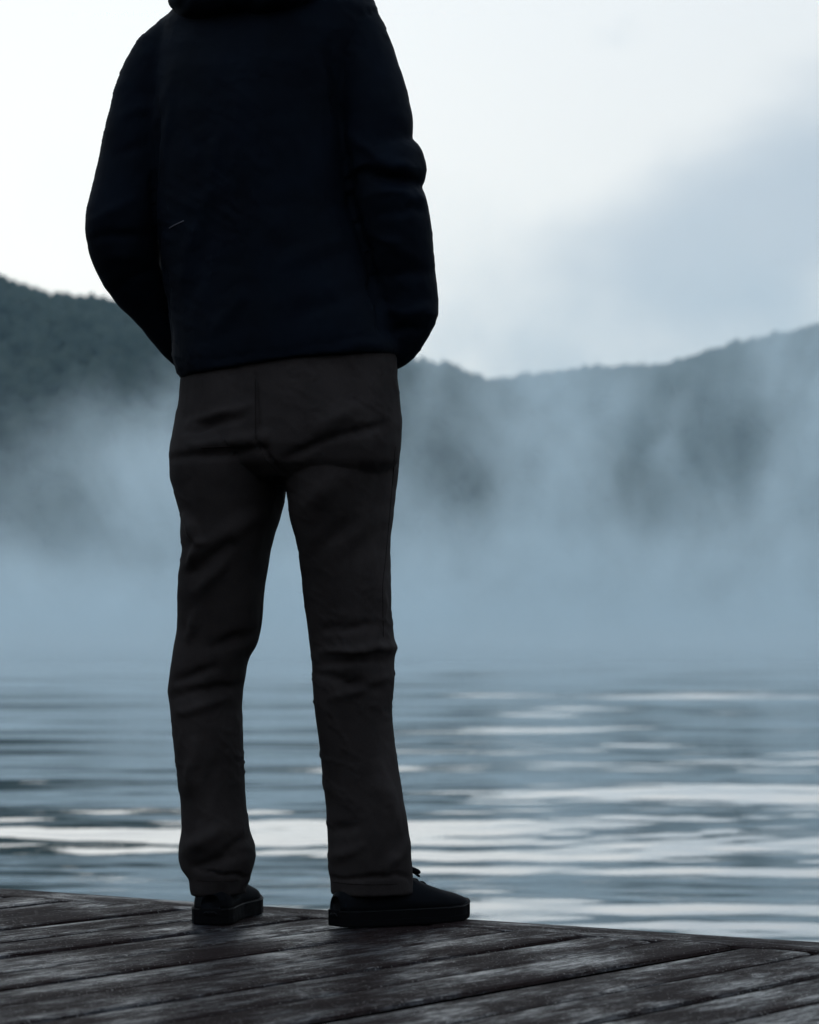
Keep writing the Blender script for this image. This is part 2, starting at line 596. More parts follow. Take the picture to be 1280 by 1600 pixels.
LEG_RIGHT = [
    (0.911, -0.216, -0.015, 4.985, 0.118),
    (0.866, -0.217, -0.014, 4.985, 0.116),
    (0.829, -0.217, -0.017, 4.985, 0.114),
    (0.786, -0.217, -0.022, 4.985, 0.113),
    (0.746, -0.213, -0.027, 4.985, 0.109),
    (0.718, -0.210, -0.030, 4.985, 0.106),
    (0.695, -0.204, -0.033, 4.985, 0.104),
    (0.661, -0.195, -0.034, 4.985, 0.101),
    (0.616, -0.192, -0.032, 4.985, 0.096),
    (0.559, -0.186, -0.031, 4.987, 0.091),
    (0.520, -0.180, -0.028, 4.988, 0.087),
    (0.503, -0.178, -0.026, 4.988, 0.085),
    (0.489, -0.176, -0.020, 4.989, 0.084),
    (0.475, -0.174, -0.026, 4.989, 0.083),
    (0.457, -0.173, -0.026, 4.989, 0.083),
    (0.435, -0.172, -0.026, 4.990, 0.082),
    (0.412, -0.171, -0.028, 4.991, 0.081),
    (0.378, -0.168, -0.031, 4.991, 0.080),
    (0.322, -0.161, -0.025, 4.993, 0.078),
    (0.254, -0.154, -0.015, 4.994, 0.075),
    (0.209, -0.149, -0.008, 4.995, 0.074),
    (0.175, -0.147, -0.003, 4.996, 0.073),
    (0.141, -0.144, 0.001, 4.997, 0.072),
    (0.119, -0.143, 0.003, 4.998, 0.072),
    (0.098, -0.143, 0.005, 4.999, 0.071),
    (0.083, -0.139, 0.006, 4.999, 0.071),
    (0.067, -0.138, 0.006, 5.000, 0.070),
    (0.054, -0.139, 0.006, 5.000, 0.070),
]
TORSO = [
    (1.737, -0.308, -0.170, 5.000, 0.060),
    (1.708, -0.339, -0.138, 5.000, 0.072),
    (1.679, -0.384, -0.092, 5.000, 0.088),
    (1.650, -0.418, -0.067, 5.000, 0.102),
    (1.615, -0.448, -0.055, 5.000, 0.114),
    (1.569, -0.459, -0.060, 5.000, 0.126),
    (1.511, -0.463, -0.080, 5.000, 0.136),
    (1.441, -0.463, -0.092, 5.000, 0.140),
    (1.349, -0.459, -0.094, 5.000, 0.138),
    (1.257, -0.454, -0.087, 5.000, 0.132),
    (1.165, -0.443, -0.057, 5.000, 0.132),
    (1.084, -0.432, -0.032, 5.000, 0.138),
    (1.027, -0.425, -0.021, 5.000, 0.142),
    (1.004, -0.420, -0.017, 5.000, 0.142),
    (0.988, -0.410, -0.018, 5.000, 0.139),
]
SLEEVE_LEFT = [
    (-0.411, 5.040, 1.601, 0.0412),
    (-0.442, 5.040, 1.560, 0.0527),
    (-0.465, 5.045, 1.508, 0.0596),
    (-0.491, 5.050, 1.410, 0.0620),
    (-0.507, 5.050, 1.323, 0.0643),
    (-0.520, 5.050, 1.259, 0.0643),
    (-0.514, 5.080, 1.205, 0.0635),
    (-0.491, 5.120, 1.158, 0.0593),
    (-0.453, 5.160, 1.110, 0.0539),
    (-0.408, 5.200, 1.049, 0.0496),
    (-0.368, 5.200, 1.025, 0.0449),
]
SLEEVE_RIGHT = [
    (-0.108, 4.950, 1.598, 0.0473),
    (-0.091, 4.940, 1.567, 0.0516),
    (-0.076, 4.930, 1.508, 0.0583),
    (-0.056, 4.920, 1.426, 0.0615),
    (-0.057, 4.920, 1.367, 0.0615),
    (-0.043, 4.920, 1.330, 0.0722),
    (-0.050, 4.920, 1.303, 0.0575),
    (-0.038, 4.920, 1.273, 0.0637),
    (-0.029, 4.930, 1.235, 0.0650),
    (-0.023, 4.950, 1.181, 0.0653),
    (-0.018, 4.970, 1.126, 0.0655),
    (-0.015, 4.980, 1.084, 0.0634),
    (-0.023, 4.990, 1.049, 0.0522),
    (-0.039, 5.000, 1.027, 0.0455),
    (-0.057, 5.000, 1.021, 0.0386),
]
HOOD = [
    (-0.205, 5.125, 1.545, 0.0200),
    (-0.300, 5.120, 1.585, 0.0300),
    (-0.388, 5.060, 1.685, 0.0391),
    (-0.387, 5.000, 1.664, 0.0455),
    (-0.372, 4.940, 1.649, 0.0449),
    (-0.332, 4.900, 1.647, 0.0445),
    (-0.268, 4.870, 1.649, 0.0465),
    (-0.207, 4.860, 1.655, 0.0453),
    (-0.152, 4.890, 1.678, 0.0411),
    (-0.119, 4.940, 1.711, 0.0359),
    (-0.115, 5.000, 1.743, 0.0318),
    (-0.118, 5.060, 1.640, 0.0280),
    (-0.170, 5.115, 1.570, 0.0220),
]
FOLDS = [
    (-0.417, 0.825, -0.247, 0.834, -0.0040, 0.0078),
    (-0.381, 0.845, -0.247, 0.849, 0.0040, 0.0089),
    (-0.211, 0.818, -0.135, 0.849, -0.0040, 0.0078),
    (-0.135, 0.849, -0.045, 0.874, -0.0050, 0.0078),
    (-0.157, 0.861, -0.090, 0.906, 0.0050, 0.0157),
    (-0.392, 0.874, -0.292, 0.889, -0.0040, 0.0089),
    (-0.381, 0.889, -0.280, 0.906, 0.0030, 0.0089),
    (-0.394, 0.720, -0.363, 0.676, 0.0060, 0.0078),
    (-0.363, 0.676, -0.380, 0.636, 0.0050, 0.0089),
    (-0.391, 0.614, -0.313, 0.670, -0.0050, 0.0112),
    (-0.380, 0.580, -0.324, 0.636, 0.0040, 0.0112),
    (-0.347, 0.670, -0.258, 0.726, 0.0040, 0.0157),
    (-0.391, 0.502, -0.380, 0.547, 0.0040, 0.0089),
    (-0.407, 0.435, -0.335, 0.458, -0.0040, 0.0078),
    (-0.413, 0.408, -0.301, 0.419, -0.0040, 0.0089),
    (-0.402, 0.380, -0.324, 0.396, 0.0030, 0.0089),
    (-0.346, 0.491, -0.268, 0.519, -0.0050, 0.0112),
    (-0.167, 0.458, -0.045, 0.463, -0.0030, 0.0067),
    (-0.167, 0.441, -0.056, 0.419, -0.0040, 0.0078),
    (-0.156, 0.480, -0.034, 0.491, 0.0040, 0.0078),
    (-0.134, 0.402, -0.039, 0.435, 0.0030, 0.0089),
    (-0.156, 0.519, -0.056, 0.530, -0.0030, 0.0078),
    (-0.061, 0.502, -0.039, 0.614, 0.0040, 0.0078),
    (-0.134, 0.659, -0.045, 0.726, 0.0030, 0.0179),
    (-0.190, 0.726, -0.112, 0.793, 0.0040, 0.0201),
    (-0.168, 0.648, -0.090, 0.715, -0.0030, 0.0134),
    (-0.395, 0.130, -0.334, 0.169, 0.0060, 0.0134),
    (-0.378, 0.100, -0.300, 0.124, -0.0060, 0.0101),
    (-0.345, 0.119, -0.273, 0.158, -0.0040, 0.0112),
    (-0.390, 0.235, -0.379, 0.324, 0.0040, 0.0101),
    (-0.367, 0.191, -0.345, 0.280, -0.0030, 0.0112),
    (-0.134, 0.124, -0.078, 0.147, 0.0030, 0.0101),
    (-0.139, 0.169, -0.089, 0.180, -0.0030, 0.0089),
    (-0.044, 0.102, 0.000, 0.147, 0.0040, 0.0101),
    (-0.022, 0.169, -0.056, 0.280, 0.0030, 0.0112),
    (-0.376, 0.089, -0.283, 0.087, -0.0040, 0.0034),
    (-0.135, 0.085, 0.000, 0.087, -0.0040, 0.0034),
    (-0.269, 0.960, -0.267, 0.849, -0.0030, 0.0028),
    (-0.267, 0.849, -0.217, 0.788, -0.0040, 0.0034),
]
JACKET_FOLDS = [
    (-0.449, 1.456, -0.457, 1.241, -0.0080, 0.0056),
    (-0.448, 1.241, -0.423, 1.039, -0.0080, 0.0056),
    (-0.423, 1.039, -0.397, 0.966, -0.0040, 0.0056),
    (-0.144, 1.535, -0.117, 1.343, -0.0060, 0.0067),
    (-0.117, 1.343, -0.090, 1.230, -0.0070, 0.0067),
    (-0.090, 1.230, -0.043, 1.039, -0.0080, 0.0067),
    (-0.425, 1.456, -0.438, 1.343, 0.0040, 0.0089),
    (-0.416, 1.501, -0.460, 1.411, 0.0040, 0.0111),
    (-0.292, 1.490, -0.301, 1.286, 0.0030, 0.0156),
    (-0.247, 1.467, -0.235, 1.253, -0.0030, 0.0156),
    (-0.326, 1.399, -0.359, 1.253, 0.0030, 0.0134),
    (-0.381, 1.219, -0.403, 1.129, 0.0040, 0.0111),
    (-0.348, 1.253, -0.381, 1.095, -0.0030, 0.0134),
    (-0.045, 1.325, 0.022, 1.323, 0.0060, 0.0100),
    (-0.090, 1.309, 0.017, 1.298, -0.0080, 0.0089),
    (-0.078, 1.275, 0.022, 1.273, 0.0050, 0.0089),
    (-0.056, 1.241, 0.028, 1.253, -0.0040, 0.0089),
    (-0.112, 1.377, -0.045, 1.332, 0.0040, 0.0100),
    (-0.078, 1.219, 0.011, 1.174, 0.0040, 0.0111),
    (-0.056, 1.140, 0.039, 1.151, -0.0040, 0.0111),
    (-0.045, 1.084, 0.045, 1.075, 0.0050, 0.0100),
    (-0.045, 1.050, 0.034, 1.055, -0.0050, 0.0078),
    (-0.561, 1.253, -0.493, 1.286, 0.0030, 0.0100),
    (-0.560, 1.219, -0.471, 1.230, -0.0050, 0.0100),
    (-0.549, 1.185, -0.471, 1.196, 0.0040, 0.0100),
    (-0.526, 1.140, -0.459, 1.174, -0.0040, 0.0100),
    (-0.504, 1.112, -0.437, 1.117, 0.0030, 0.0111),
    (-0.522, 1.433, -0.449, 1.456, 0.0030, 0.0111),
    (-0.527, 1.366, -0.477, 1.382, -0.0030, 0.0111),
    (-0.397, 0.977, -0.224, 0.987, 0.0030, 0.0056),
    (-0.224, 0.987, -0.034, 1.016, 0.0030, 0.0056),
    (-0.391, 0.994, -0.224, 1.003, -0.0030, 0.0045),
    (-0.224, 1.003, -0.034, 1.031, -0.0030, 0.0045),
    (-0.347, 1.039, -0.291, 1.095, 0.0030, 0.0134),
    (-0.190, 1.061, -0.090, 1.106, -0.0030, 0.0156),
    (-0.224, 1.151, -0.112, 1.196, 0.0030, 0.0156),
]

TURN = math.radians(25)                    # the body faces a little to the right
RIGHT = np.array((math.cos(TURN), -math.sin(TURN)))
FRONT = np.array((math.sin(TURN), math.cos(TURN)))


def loft(table, n=40, power=2.3, turn=TURN, tilt=None):
    """closed tube of superellipse rings"""
    a = np.linspace(0, 2 * math.pi, n, endpoint=False)
    c, s_ = np.cos(a), np.sin(a)
    ex = np.sign(c) * np.abs(c) ** (2 / power)
    ey = np.sign(s_) * np.abs(s_) ** (2 / power)
    r_ = np.array((math.cos(turn), -math.sin(turn)))
    f_ = np.array((math.sin(turn), math.cos(turn)))
    V = []
    for i, (z, x0, x1, yc, dh) in enumerate(table):
        hw = (x1 - x0) / 2
        u, v = ex * hw, ey * dh
        x = u * r_[0] + v * f_[0]
        y = u * r_[1] + v * f_[1]
        x = (x - x.min()) / (x.max() - x.min()) * (x1 - x0) + x0
        zz = np.full(n, z)
        if tilt is not None:
            zz = zz + tilt[i] * (x - (x0 + x1) / 2)
        V.append(np.stack([x, y + yc, zz], -1))
    V = np.concatenate(V)
    F = []
    m_ = len(table)
    for k in range(m_ - 1):
        for i in range(n):
            j = (i + 1) % n
            F.append((k * n + i, k * n + j, (k + 1) * n + j, (k + 1) * n + i))
    F.append(tuple(range(n)))
    F.append(tuple(range((m_ - 1) * n, m_ * n)))
    return V, F


def tube(points, n=20, sub=5, flat=None):
    """closed round tube through (x, y, z, r) points, rounded ends"""
    P = np.array(points, float)
    q = np.linspace(0, len(P) - 1, (len(P) - 1) * sub + 1)
    idx = np.clip(q.astype(int), 0, len(P) - 2)
    f = (q - idx)[:, None]
    m0 = np.gradient(P, axis=0)
    h00, h10 = 2 * f ** 3 - 3 * f ** 2 + 1, f ** 3 - 2 * f ** 2 + f
    h01, h11 = -2 * f ** 3 + 3 * f ** 2, f ** 3 - f ** 2
    C = h00 * P[idx] + h10 * m0[idx] + h01 * P[idx + 1] + h11 * m0[idx + 1]
    ctr, rad = C[:, :3], C[:, 3]
    tan = np.gradient(ctr, axis=0)
    tan /= np.linalg.norm(tan, axis=1)[:, None] + 1e-9
    ends0 = [(ctr[0] - tan[0] * rad[0] * k, rad[0] * math.sqrt(1 - k * k), tan[0]) for k in (.97, .8, .5)]
    ends1 = [(ctr[-1] + tan[-1] * rad[-1] * k, rad[-1] * math.sqrt(1 - k * k), tan[-1]) for k in (.5, .8, .97)]
    rings = ends0 + [(c_, r_, t_) for c_, r_, t_ in zip(ctr, rad, tan)] + ends1
    V, F = [], []
    up = np.array((.13, 1.0, .21))
    a = np.linspace(0, 2 * math.pi, n, endpoint=False)
    for c_, r_, t_ in rings:
        u = np.cross(t_, up)
        u /= np.linalg.norm(u)
        v = np.cross(t_, u)
        V.append(c_ + r_ * (np.cos(a)[:, None] * u + np.sin(a)[:, None] * v))
    V = np.concatenate(V)
    for k in range(len(rings) - 1):
        for i in range(n):
            j = (i + 1) % n
            F.append((k * n + i, k * n + j, (k + 1) * n + j, (k + 1) * n + i))
    F.append(tuple(range(n)))
    F.append(tuple(range((len(rings) - 1) * n, len(rings) * n)))
    return V, F


def fuse(name, pieces, voxel, smooth=6, factor=.5):
    """one continuous skin round overlapping closed pieces"""
    V, F, o_ = [], [], 0
    for v, f in pieces:
        V.extend(map(tuple, v))
        F.extend(tuple(i + o_ for i in q) for q in f)
        o_ += len(v)
    me = bpy.data.meshes.new(name)
    me.from_pydata(V, [], F)
    bm = bmesh.new()
    bm.from_mesh(me)
    bmesh.ops.recalc_face_normals(bm, faces=bm.faces)
    bm.to_mesh(me)
    bm.free()
    tmp = bpy.data.objects.new('tmp', me)
    COL.objects.link(tmp)
    r = tmp.modifiers.new('r', 'REMESH')
    r.mode = 'VOXEL'
    r.voxel_size = voxel
    sm = tmp.modifiers.new('s', 'SMOOTH')
    sm.iterations = smooth
    sm.factor = factor
    dg = bpy.context.evaluated_depsgraph_get()
    res = bpy.data.meshes.new_from_object(tmp.evaluated_get(dg))
    bpy.data.objects.remove(tmp)
    bpy.data.meshes.remove(me)
    res.name = name
    return res


def coords(me):
    a = np.empty(len(me.vertices) * 3, np.float32)
    me.vertices.foreach_get('co', a)
    nn = np.empty(len(me.vertices) * 3, np.float32)
    me.vertices.foreach_get('normal', nn)
    return a.reshape(-1, 3).astype(float), nn.reshape(-1, 3).astype(float)


def write_coords(me, a):
    me.vertices.foreach_set('co', a.astype(np.float32).ravel())
    me.polygons.foreach_set('use_smooth', np.ones(len(me.polygons), bool))
    me.update()


def press_folds(me, folds, grain, seed, gain=2.3, fine=.0024):
    co, no = coords(me)
    d = np.zeros(len(co))
    wob = fbm(co[:, 0] * 22 + co[:, 1] * 9, co[:, 2] * 22, 3, seed)
    xz = co[:, [0, 2]] + (wob * .006)[:, None]
    for (x0, z0, x1, z1, amp, wd) in folds:
        p0, p1 = np.array((x0, z0)), np.array((x1, z1))
        L = p1 - p0
        tt_ = ((xz - p0) @ L) / (L @ L)
        near = p0 + np.clip(tt_, 0, 1)[:, None] * L
        dist = np.linalg.norm(xz - near, axis=1)
        taper = np.clip(1.1 - np.abs(np.clip(tt_, -.2, 1.2) - .5) * 1.3, .25, 1)
        d += amp * taper * np.exp(-(dist / wd) ** 2)
    back = np.clip(.25 - no[:, 1] * 1.4, 0, 1)
    d *= back * gain
    d += grain * fbm(co[:, 0] * 14 + co[:, 1] * 6, co[:, 2] * 9, 3, seed + 9)
    d += grain * .6 * np.abs(fbm(co[:, 0] * 30 + co[:, 1] * 14 + co[:, 2] * 11, co[:, 2] * 26 - co[:, 0] * 8, 2, seed + 19))
    # fine creases that run aslant
    q = co[:, 0] * .8 + co[:, 2] * .6
    w2 = fbm(co[:, 0] * 18 - co[:, 2] * 9 + co[:, 1] * 8, co[:, 2] * 40 + co[:, 0] * 26, 3, seed + 31)
    patch = np.clip(fbm(co[:, 0] * 7 + 3, co[:, 2] * 6 + co[:, 1] * 5, 2, seed + 41) + .25, 0, 1)
    d += fine * patch * (np.exp(-(w2 / .16) ** 2) - .35)
    write_coords(me, co + no * d[:, None])


def cloth(name, colour, rough, sheen=0.0, weave=900):
    m, t, b, _ = material(name)
    tc = t.node('ShaderNodeTexCoord').outputs['Object']
    n1 = t.noise(tc, 9, 4, .6)
    n2 = t.noise(t.vmath('MULTIPLY', tc, (1, 1, .35)), weave, 2, .6)
    k = t.math('ADD', t.ramp(n1, .3, .7, .75, 1.2), t.ramp(n2, .3, .7, -.12, .12))
    t.l.new(t.vmath('SCALE', colour, k), b.inputs['Base Color'])
    b.inputs['Roughness'].default_value = rough
    b.inputs['Specular IOR Level'].default_value = .05
    b.inputs['Sheen Weight'].default_value = sheen
    bp = t.node('ShaderNodeBump')
    bp.inputs['Strength'].default_value = .3
    bp.inputs['Distance'].default_value = .0006
    t.l.new(n2, bp.inputs['Height'])
    t.l.new(bp.outputs[0], b.inputs['Normal'])
    return m


M_JACKET = cloth('navy shell cloth', (.0015, .0034, .0076), .75)
M_TROUSER = cloth('dark twill', (.0215, .0180, .0180), .9)
M_CANVAS = cloth('black canvas', (.0028, .0034, .0048), .85)
M_RUBBER, t, b, _ = material('black rubber')
b.inputs['Base Color'].default_value = (.003, .003, .0036, 1)
b.inputs['Roughness'].default_value = .55
b.inputs['Specular IOR Level'].default_value = .02
t.l.new(t.ramp(t.noise(t.node('ShaderNodeTexCoord').outputs['Object'], 60, 3), .3, .7, .6, .8), b.inputs['Roughness'])
M_STRIPE, t, b, _ = material('scuffed grey rubber line')
b.inputs['Specular IOR Level'].default_value = .08
b.inputs['Roughness'].default_value = .6
t.l.new(t.mix(t.noise(t.node('ShaderNodeTexCoord').outputs['Object'], 45, 3), (.002, .002, .0025, 1), (.008, .009, .010, 1)), b.inputs['Base Color'])
M_SKIN, t, b, _ = material('skin')
t.l.new(t.mix(t.noise(t.node('ShaderNodeTexCoord').outputs['Object'], 30, 3), (.42, .25, .18, 1), (.52, .32, .24, 1)), b.inputs['Base Color'])
b.inputs['Roughness'].default_value = .5
M_HAIR, t, b, _ = material('dark hair')
t.l.new(t.mix(t.noise(t.node('ShaderNodeTexCoord').outputs['Object'], 200, 3), (.008, .006, .005, 1), (.03, .02, .015, 1)), b.inputs['Base Color'])
b.inputs['Roughness'].default_value = .5
M_EYE, t, b, _ = material('eye')
b.inputs['Base Color'].default_value = (.6, .6, .58, 1)
b.inputs['Roughness'].default_value = .1
M_PIPING, t, b, _ = material('faded piping')
b.inputs['Base Color'].default_value = (.075, .07, .09, 1)
b.inputs['Roughness'].default_value = .5
M_SEAM, t, b, _ = material('seam thread')
b.inputs['Base Color'].default_value = (.012, .0095, .0095, 1)
b.inputs['Roughness'].default_value = .9
b.inputs['Specular IOR Level'].default_value = 0

# body under the clothes: torso, limbs, neck, head, hands in the jacket pockets
HX, HY, HZ = -.245, 5.02, 1.715            # middle of the head at chin height


def local(r_, f_, z):
    return (HX + RIGHT[0] * r_ + FRONT[0] * f_, HY + RIGHT[1] * r_ + FRONT[1] * f_, HZ + z)


def head_loft():
    # (height over the chin, half width, back, front)
    rows_ = [(-.012, .022, .045, .088), (0, .040, .020, .098), (.015, .052, -.030, .100), (.04, .060, -.065, .096), (.07, .068, -.085, .094), (.10, .073, -.094, .096),
             (.13, .076, -.099, .095), (.16, .077, -.100, .094), (.19, .073, -.094, .088), (.215, .060, -.078, .070), (.233, .038, -.050, .042), (.24, .012, -.018, .012)]
    n = 28
    a = np.linspace(0, 2 * math.pi, n, endpoint=False)
    V, F = [], []
    for (z, hw, bk, fr) in rows_:
        for q in a:
            V.append(local(math.cos(q) * hw, (bk + fr) / 2 + math.sin(q) * (fr - bk) / 2, z))
    m_ = len(rows_)
    for k in range(m_ - 1):
        for i in range(n):
            j = (i + 1) % n
            F.append((k * n + i, k * n + j, (k + 1) * n + j, (k + 1) * n + i))
    F.append(tuple(range(n)))
    F.append(tuple(range((m_ - 1) * n, m_ * n)))
    return np.array(V), F


def ltube(pts, n=12, sub=3):
    return tube([local(r_, f_, z) + (rad,) for (r_, f_, z, rad) in pts], n, sub)


pieces = [head_loft(),
          ltube([(0, -.02, -.14, .062), (0, -.015, -.06, .056), (0, 0, .02, .055)]),
          ltube([(0, .095, .118, .007), (0, .106, .095, .010), (0, .116, .075, .012), (0, .098, .068, .010)]),                 # nose
          ltube([(-.013, .108, .073, .007), (.013, .108, .073, .007)]),
          ltube([(-.022, .090, .042, .005), (0, .098, .044, .006), (.022, .090, .042, .005)]),                                # lips
          ltube([(-.019, .089, .034, .005), (0, .097, .033, .007), (.019, .089, .034, .005)]),
          ltube([(-.045, .080, .128, .007), (-.02, .091, .130, .007)]), ltube([(.045, .080, .128, .007), (.02, .091, .130, .007)])]   # brows
for sd in (-1, 1):
    pieces.append(ltube([(sd * .076, 0, .070, .006), (sd * .083, -.012, .095, .009), (sd * .086, -.014, .12, .010), (sd * .080, -.002, .132, .007)]))
torso_b = [(.80, -.300, -.120, 5.01, .07), (.90, -.36, -.06, 5.0, .085), (1.0, -.37, -.06, 5.0, .09), (1.12, -.37, -.09, 5.0, .085), (1.28, -.40, -.10, 5.01, .09),
           (1.42, -.41, -.11, 5.01, .095), (1.50, -.39, -.12, 5.01, .08), (1.57, -.32, -.17, 5.01, .06)]
pieces.append(loft(torso_b, 28))
hipl, hipr = (-.31, 5.02, .88), (-.12, 4.99, .88)
pieces.append(tube([(-.29, 5.02, .90, .065), (-.322, 5.03, .70, .052), (-.345, 5.045, .47, .042), (-.358, 5.05, .36, .040), (-.338, 5.06, .12, .030), (-.338, 5.05, .060, .026)]))
pieces.append(tube([(-.340, 5.04, .048, .022), (-.334, 5.09, .046, .022), (-.327, 5.15, .038, .016)]))
pieces.append(tube([(-.13, 4.985, .90, .07), (-.119, 4.985, .70, .054), (-.10, 4.99, .47, .042), (-.096, 4.995, .36, .040), (-.07, 4.993, .12, .030), (-.072, 4.992, .060, .026)]))
pieces.append(tube([(-.085, 4.985, .048, .022), (-.035, 5.015, .046, .022), (.015, 5.048, .038, .016)]))
arm_l = [(x, y, z, r_ * .66) for (x, y, z, r_) in SLEEVE_LEFT[2:]]
arm_r = [(x, y, z, r_ * .66) for (x, y, z, r_) in SLEEVE_RIGHT[2:-1]]
pieces += [tube(arm_l), tube(arm_r)]


def hand(wrist, along, side, thumb_side):
    """palm, four curled fingers of unequal length and a thumb"""
    w_, a_, s_ = Vector(wrist), Vector(along).normalized(), Vector(side).normalized()
    curl = a_.cross(s_).normalized()
    r = [tube([tuple(w_) + (.024,), tuple(w_ + a_ * .04) + (.032,), tuple(w_ + a_ * .075) + (.030,)], 14, 3)]
    for k, ln in enumerate((.072, .080, .074, .058)):
        p0 = w_ + a_ * .07 + s_ * (k - 1.5) * .019
        p1 = p0 + a_ * ln * .45 + curl * ln * .12
        p2 = p1 + a_ * ln * .22 + curl * ln * .22
        p3 = p2 + a_ * ln * .08 + curl * ln * .22
        r.append(tube([tuple(p0) + (.0095,), tuple(p1) + (.009,), tuple(p2) + (.008,), tuple(p3) + (.007,)], 10, 3))
    q0 = w_ + a_ * .02 + s_ * thumb_side * .022
    q1 = q0 + a_ * .03 + s_ * thumb_side * .020 + curl * .01
    q2 = q1 + a_ * .03 + s_ * thumb_side * .004 + curl * .012
    r.append(tube([tuple(q0) + (.013,), tuple(q1) + (.011,), tuple(q2) + (.009,)], 10, 3))
    return r


pieces += hand(Vector(arm_l[-1][:3]) + Vector((.055, -.085, .0)), (.8, -.52, -.02), (.1, .1, 1), 1)
pieces += hand(arm_r[-1][:3], (-.75, .30, -.02), (.1, .1, 1), -1)
me = fuse('person', pieces, .0052, 3)
write_coords(me, coords(me)[0])
person = link('person', me, M_SKIN)
tag(person, 'person in dark jacket standing at the dock edge, back turned, hands in pockets', 'person')
for sd in (-1, 1):
    me = bpy.data.meshes.new('eye')
    bm = bmesh.new()
    bmesh.ops.create_uvsphere(bm, u_segments=14, v_segments=10, radius=.0115, matrix=Matrix.Translation(local(sd * .031, .0785, .112)))
    bm.to_mesh(me)
    bm.free()
    eye = link('eye', me, M_EYE, person)
    me = bpy.data.meshes.new('iris')
    bm = bmesh.new()
    bmesh.ops.create_uvsphere(bm, u_segments=12, v_segments=8, radius=.0062, matrix=Matrix.Translation(local(sd * .031, .0845, .112)))
    bm.to_mesh(me)
    bm.free()
    link('iris', me, M_HAIR, eye)
# short hair: a thick rough cap
v, f = head_loft()
v = np.array(v)
c0 = np.array(local(0, -.004, .13))
v = c0 + (v - c0) * np.array((1.09, 1.09, 1.07))
hm = fuse('hair', [(v, f)], .006, 2)
co, no = coords(hm)
co = co + no * (.004 * fbm(co[:, 0] * 60, co[:, 2] * 60 + co[:, 1] * 40, 3, 4))[:, None]
write_coords(hm, co)
bm = bmesh.new()
bm.from_mesh(hm)
fr = Vector((FRONT[0], FRONT[1], 0))
h0 = Vector(local(0, 0, 0))
bmesh.ops.delete(bm, geom=[q for q in bm.verts if (q.co - h0).z < .055 or ((q.co - h0).dot(fr) > .03 and (q.co - h0).z < .185 - max(0, .07 - (q.co - h0).dot(fr)) * 1.2)], context='VERTS')
bm.to_mesh(hm)
bm.free()
link('hair', hm, M_HAIR, person)

# trousers
def fuller(table):
    return [(z, a, b_, y, d + .022 * min(1, max(0, (z - .60) / .16)) - .07 * max(0, (z - .845) / .07)) for (z, a, b_, y, d) in table]


tm = fuse('trousers', [loft(PELVIS), loft(fuller(LEG_LEFT), power=2.15, turn=math.radians(16)), loft(fuller(LEG_RIGHT), power=2.15, turn=math.radians(38))], .0044, 3)
co, no = coords(tm)
for (sx, sy, sz, rad, amp) in ((-.305, 4.88, .83, .095, .010), (-.135, 4.85, .84, .095, .010)):       # seat
    co += no * (amp * np.exp(-((co - (sx, sy, sz)) ** 2).sum(1) / rad ** 2))[:, None]
write_coords(tm, co)
press_folds(tm, FOLDS, .0016, 3)
trousers = link('trousers', tm, M_TROUSER, person)

# jacket: back, front and sleeves in one shell
tilt = np.zeros(len(TORSO))
tilt[-5:] = (.02, .05, .09, .10, .105)
jm = fuse('jacket', [loft(TORSO, power=2.4, tilt=tilt), tube(SLEEVE_LEFT, 28), tube(SLEEVE_RIGHT, 28)], .0048, 2)
press_folds(jm, [q[:4] + (q[4] * (.45 if q[5] < .006 and q[1] < 1.06 else 1), q[5]) for q in JACKET_FOLDS], .0020, 31, 1.3, .0016)
jacket = link('jacket', jm, M_JACKET, person)
hm = fuse('hood', [tube(HOOD, 24)], .006, 5)
press_folds(hm, [], .006, 55)
link('hood', hm, M_JACKET, jacket)

from mathutils.bvhtree import BVHTree


def bvh_of(me):
    bm = bmesh.new()
    bm.from_mesh(me)
    r = BVHTree.FromBMesh(bm)
    bm.free()
    return r


def on_back(tree, x, z):
    hit = tree.ray_cast(Vector((x, 4.2, z)), Vector((0, 1, 0)))
    return hit[0], hit[1]


def seam(name, tree, pts, rad, mat, parent, proud=.0):
    P = []
    for (x0, z0), (x1, z1) in zip(pts, pts[1:]):
        k = max(2, int(math.hypot(x1 - x0, z1 - z0) / .008))
        for i in range(k):
            x, z = x0 + (x1 - x0) * i / k, z0 + (z1 - z0) * i / k
            h, n_ = on_back(tree, x, z)
            if h is not None:
                h = h + n_ * proud
                P.append((h.x, h.y, h.z, rad))
    if len(P) < 3:
        return None
    v, f = tube(P, 6, 1)
    me = bpy.data.meshes.new(name)
    me.from_pydata([tuple(q) for q in v], [], f)
    me.polygons.foreach_set('use_smooth', np.ones(len(me.polygons), bool))
    return link(name, me, mat, parent)


tt_ = bvh_of(tm)
seam('seat_seam', tt_, [(-.268, .955), (-.266, .85), (-.250, .815), (-.222, .785)], .0007, M_SEAM, trousers)
seam('side_seam', tt_, [(-.025, .84), (-.032, .76), (-.041, .66), (-.047, .60), (-.046, .50)], .0007, M_SEAM, trousers)
seam('inseam', tt_, [(-.238, .70), (-.258, .62), (-.268, .52), (-.272, .48)], .0007, M_SEAM, trousers)
seam('back_pocket', tt_, [(-.362, .836), (-.335, .837), (-.300, .838)], .0016, M_SEAM, trousers)
seam('hem_stitch', tt_, [(-.374, .079), (-.345, .078), (-.315, .077), (-.292, .077)], .0008, M_SEAM, trousers)
seam('hem_stitch', tt_, [(-.134, .078), (-.10, .077), (-.05, .077), (-.012, .077)], .0008, M_SEAM, trousers)
jj = bvh_of(jm)
seam('piping', jj, [(-.4242, 1.2303), (-.3885, 1.2415)], .0011, M_PIPING, jacket, .0006)


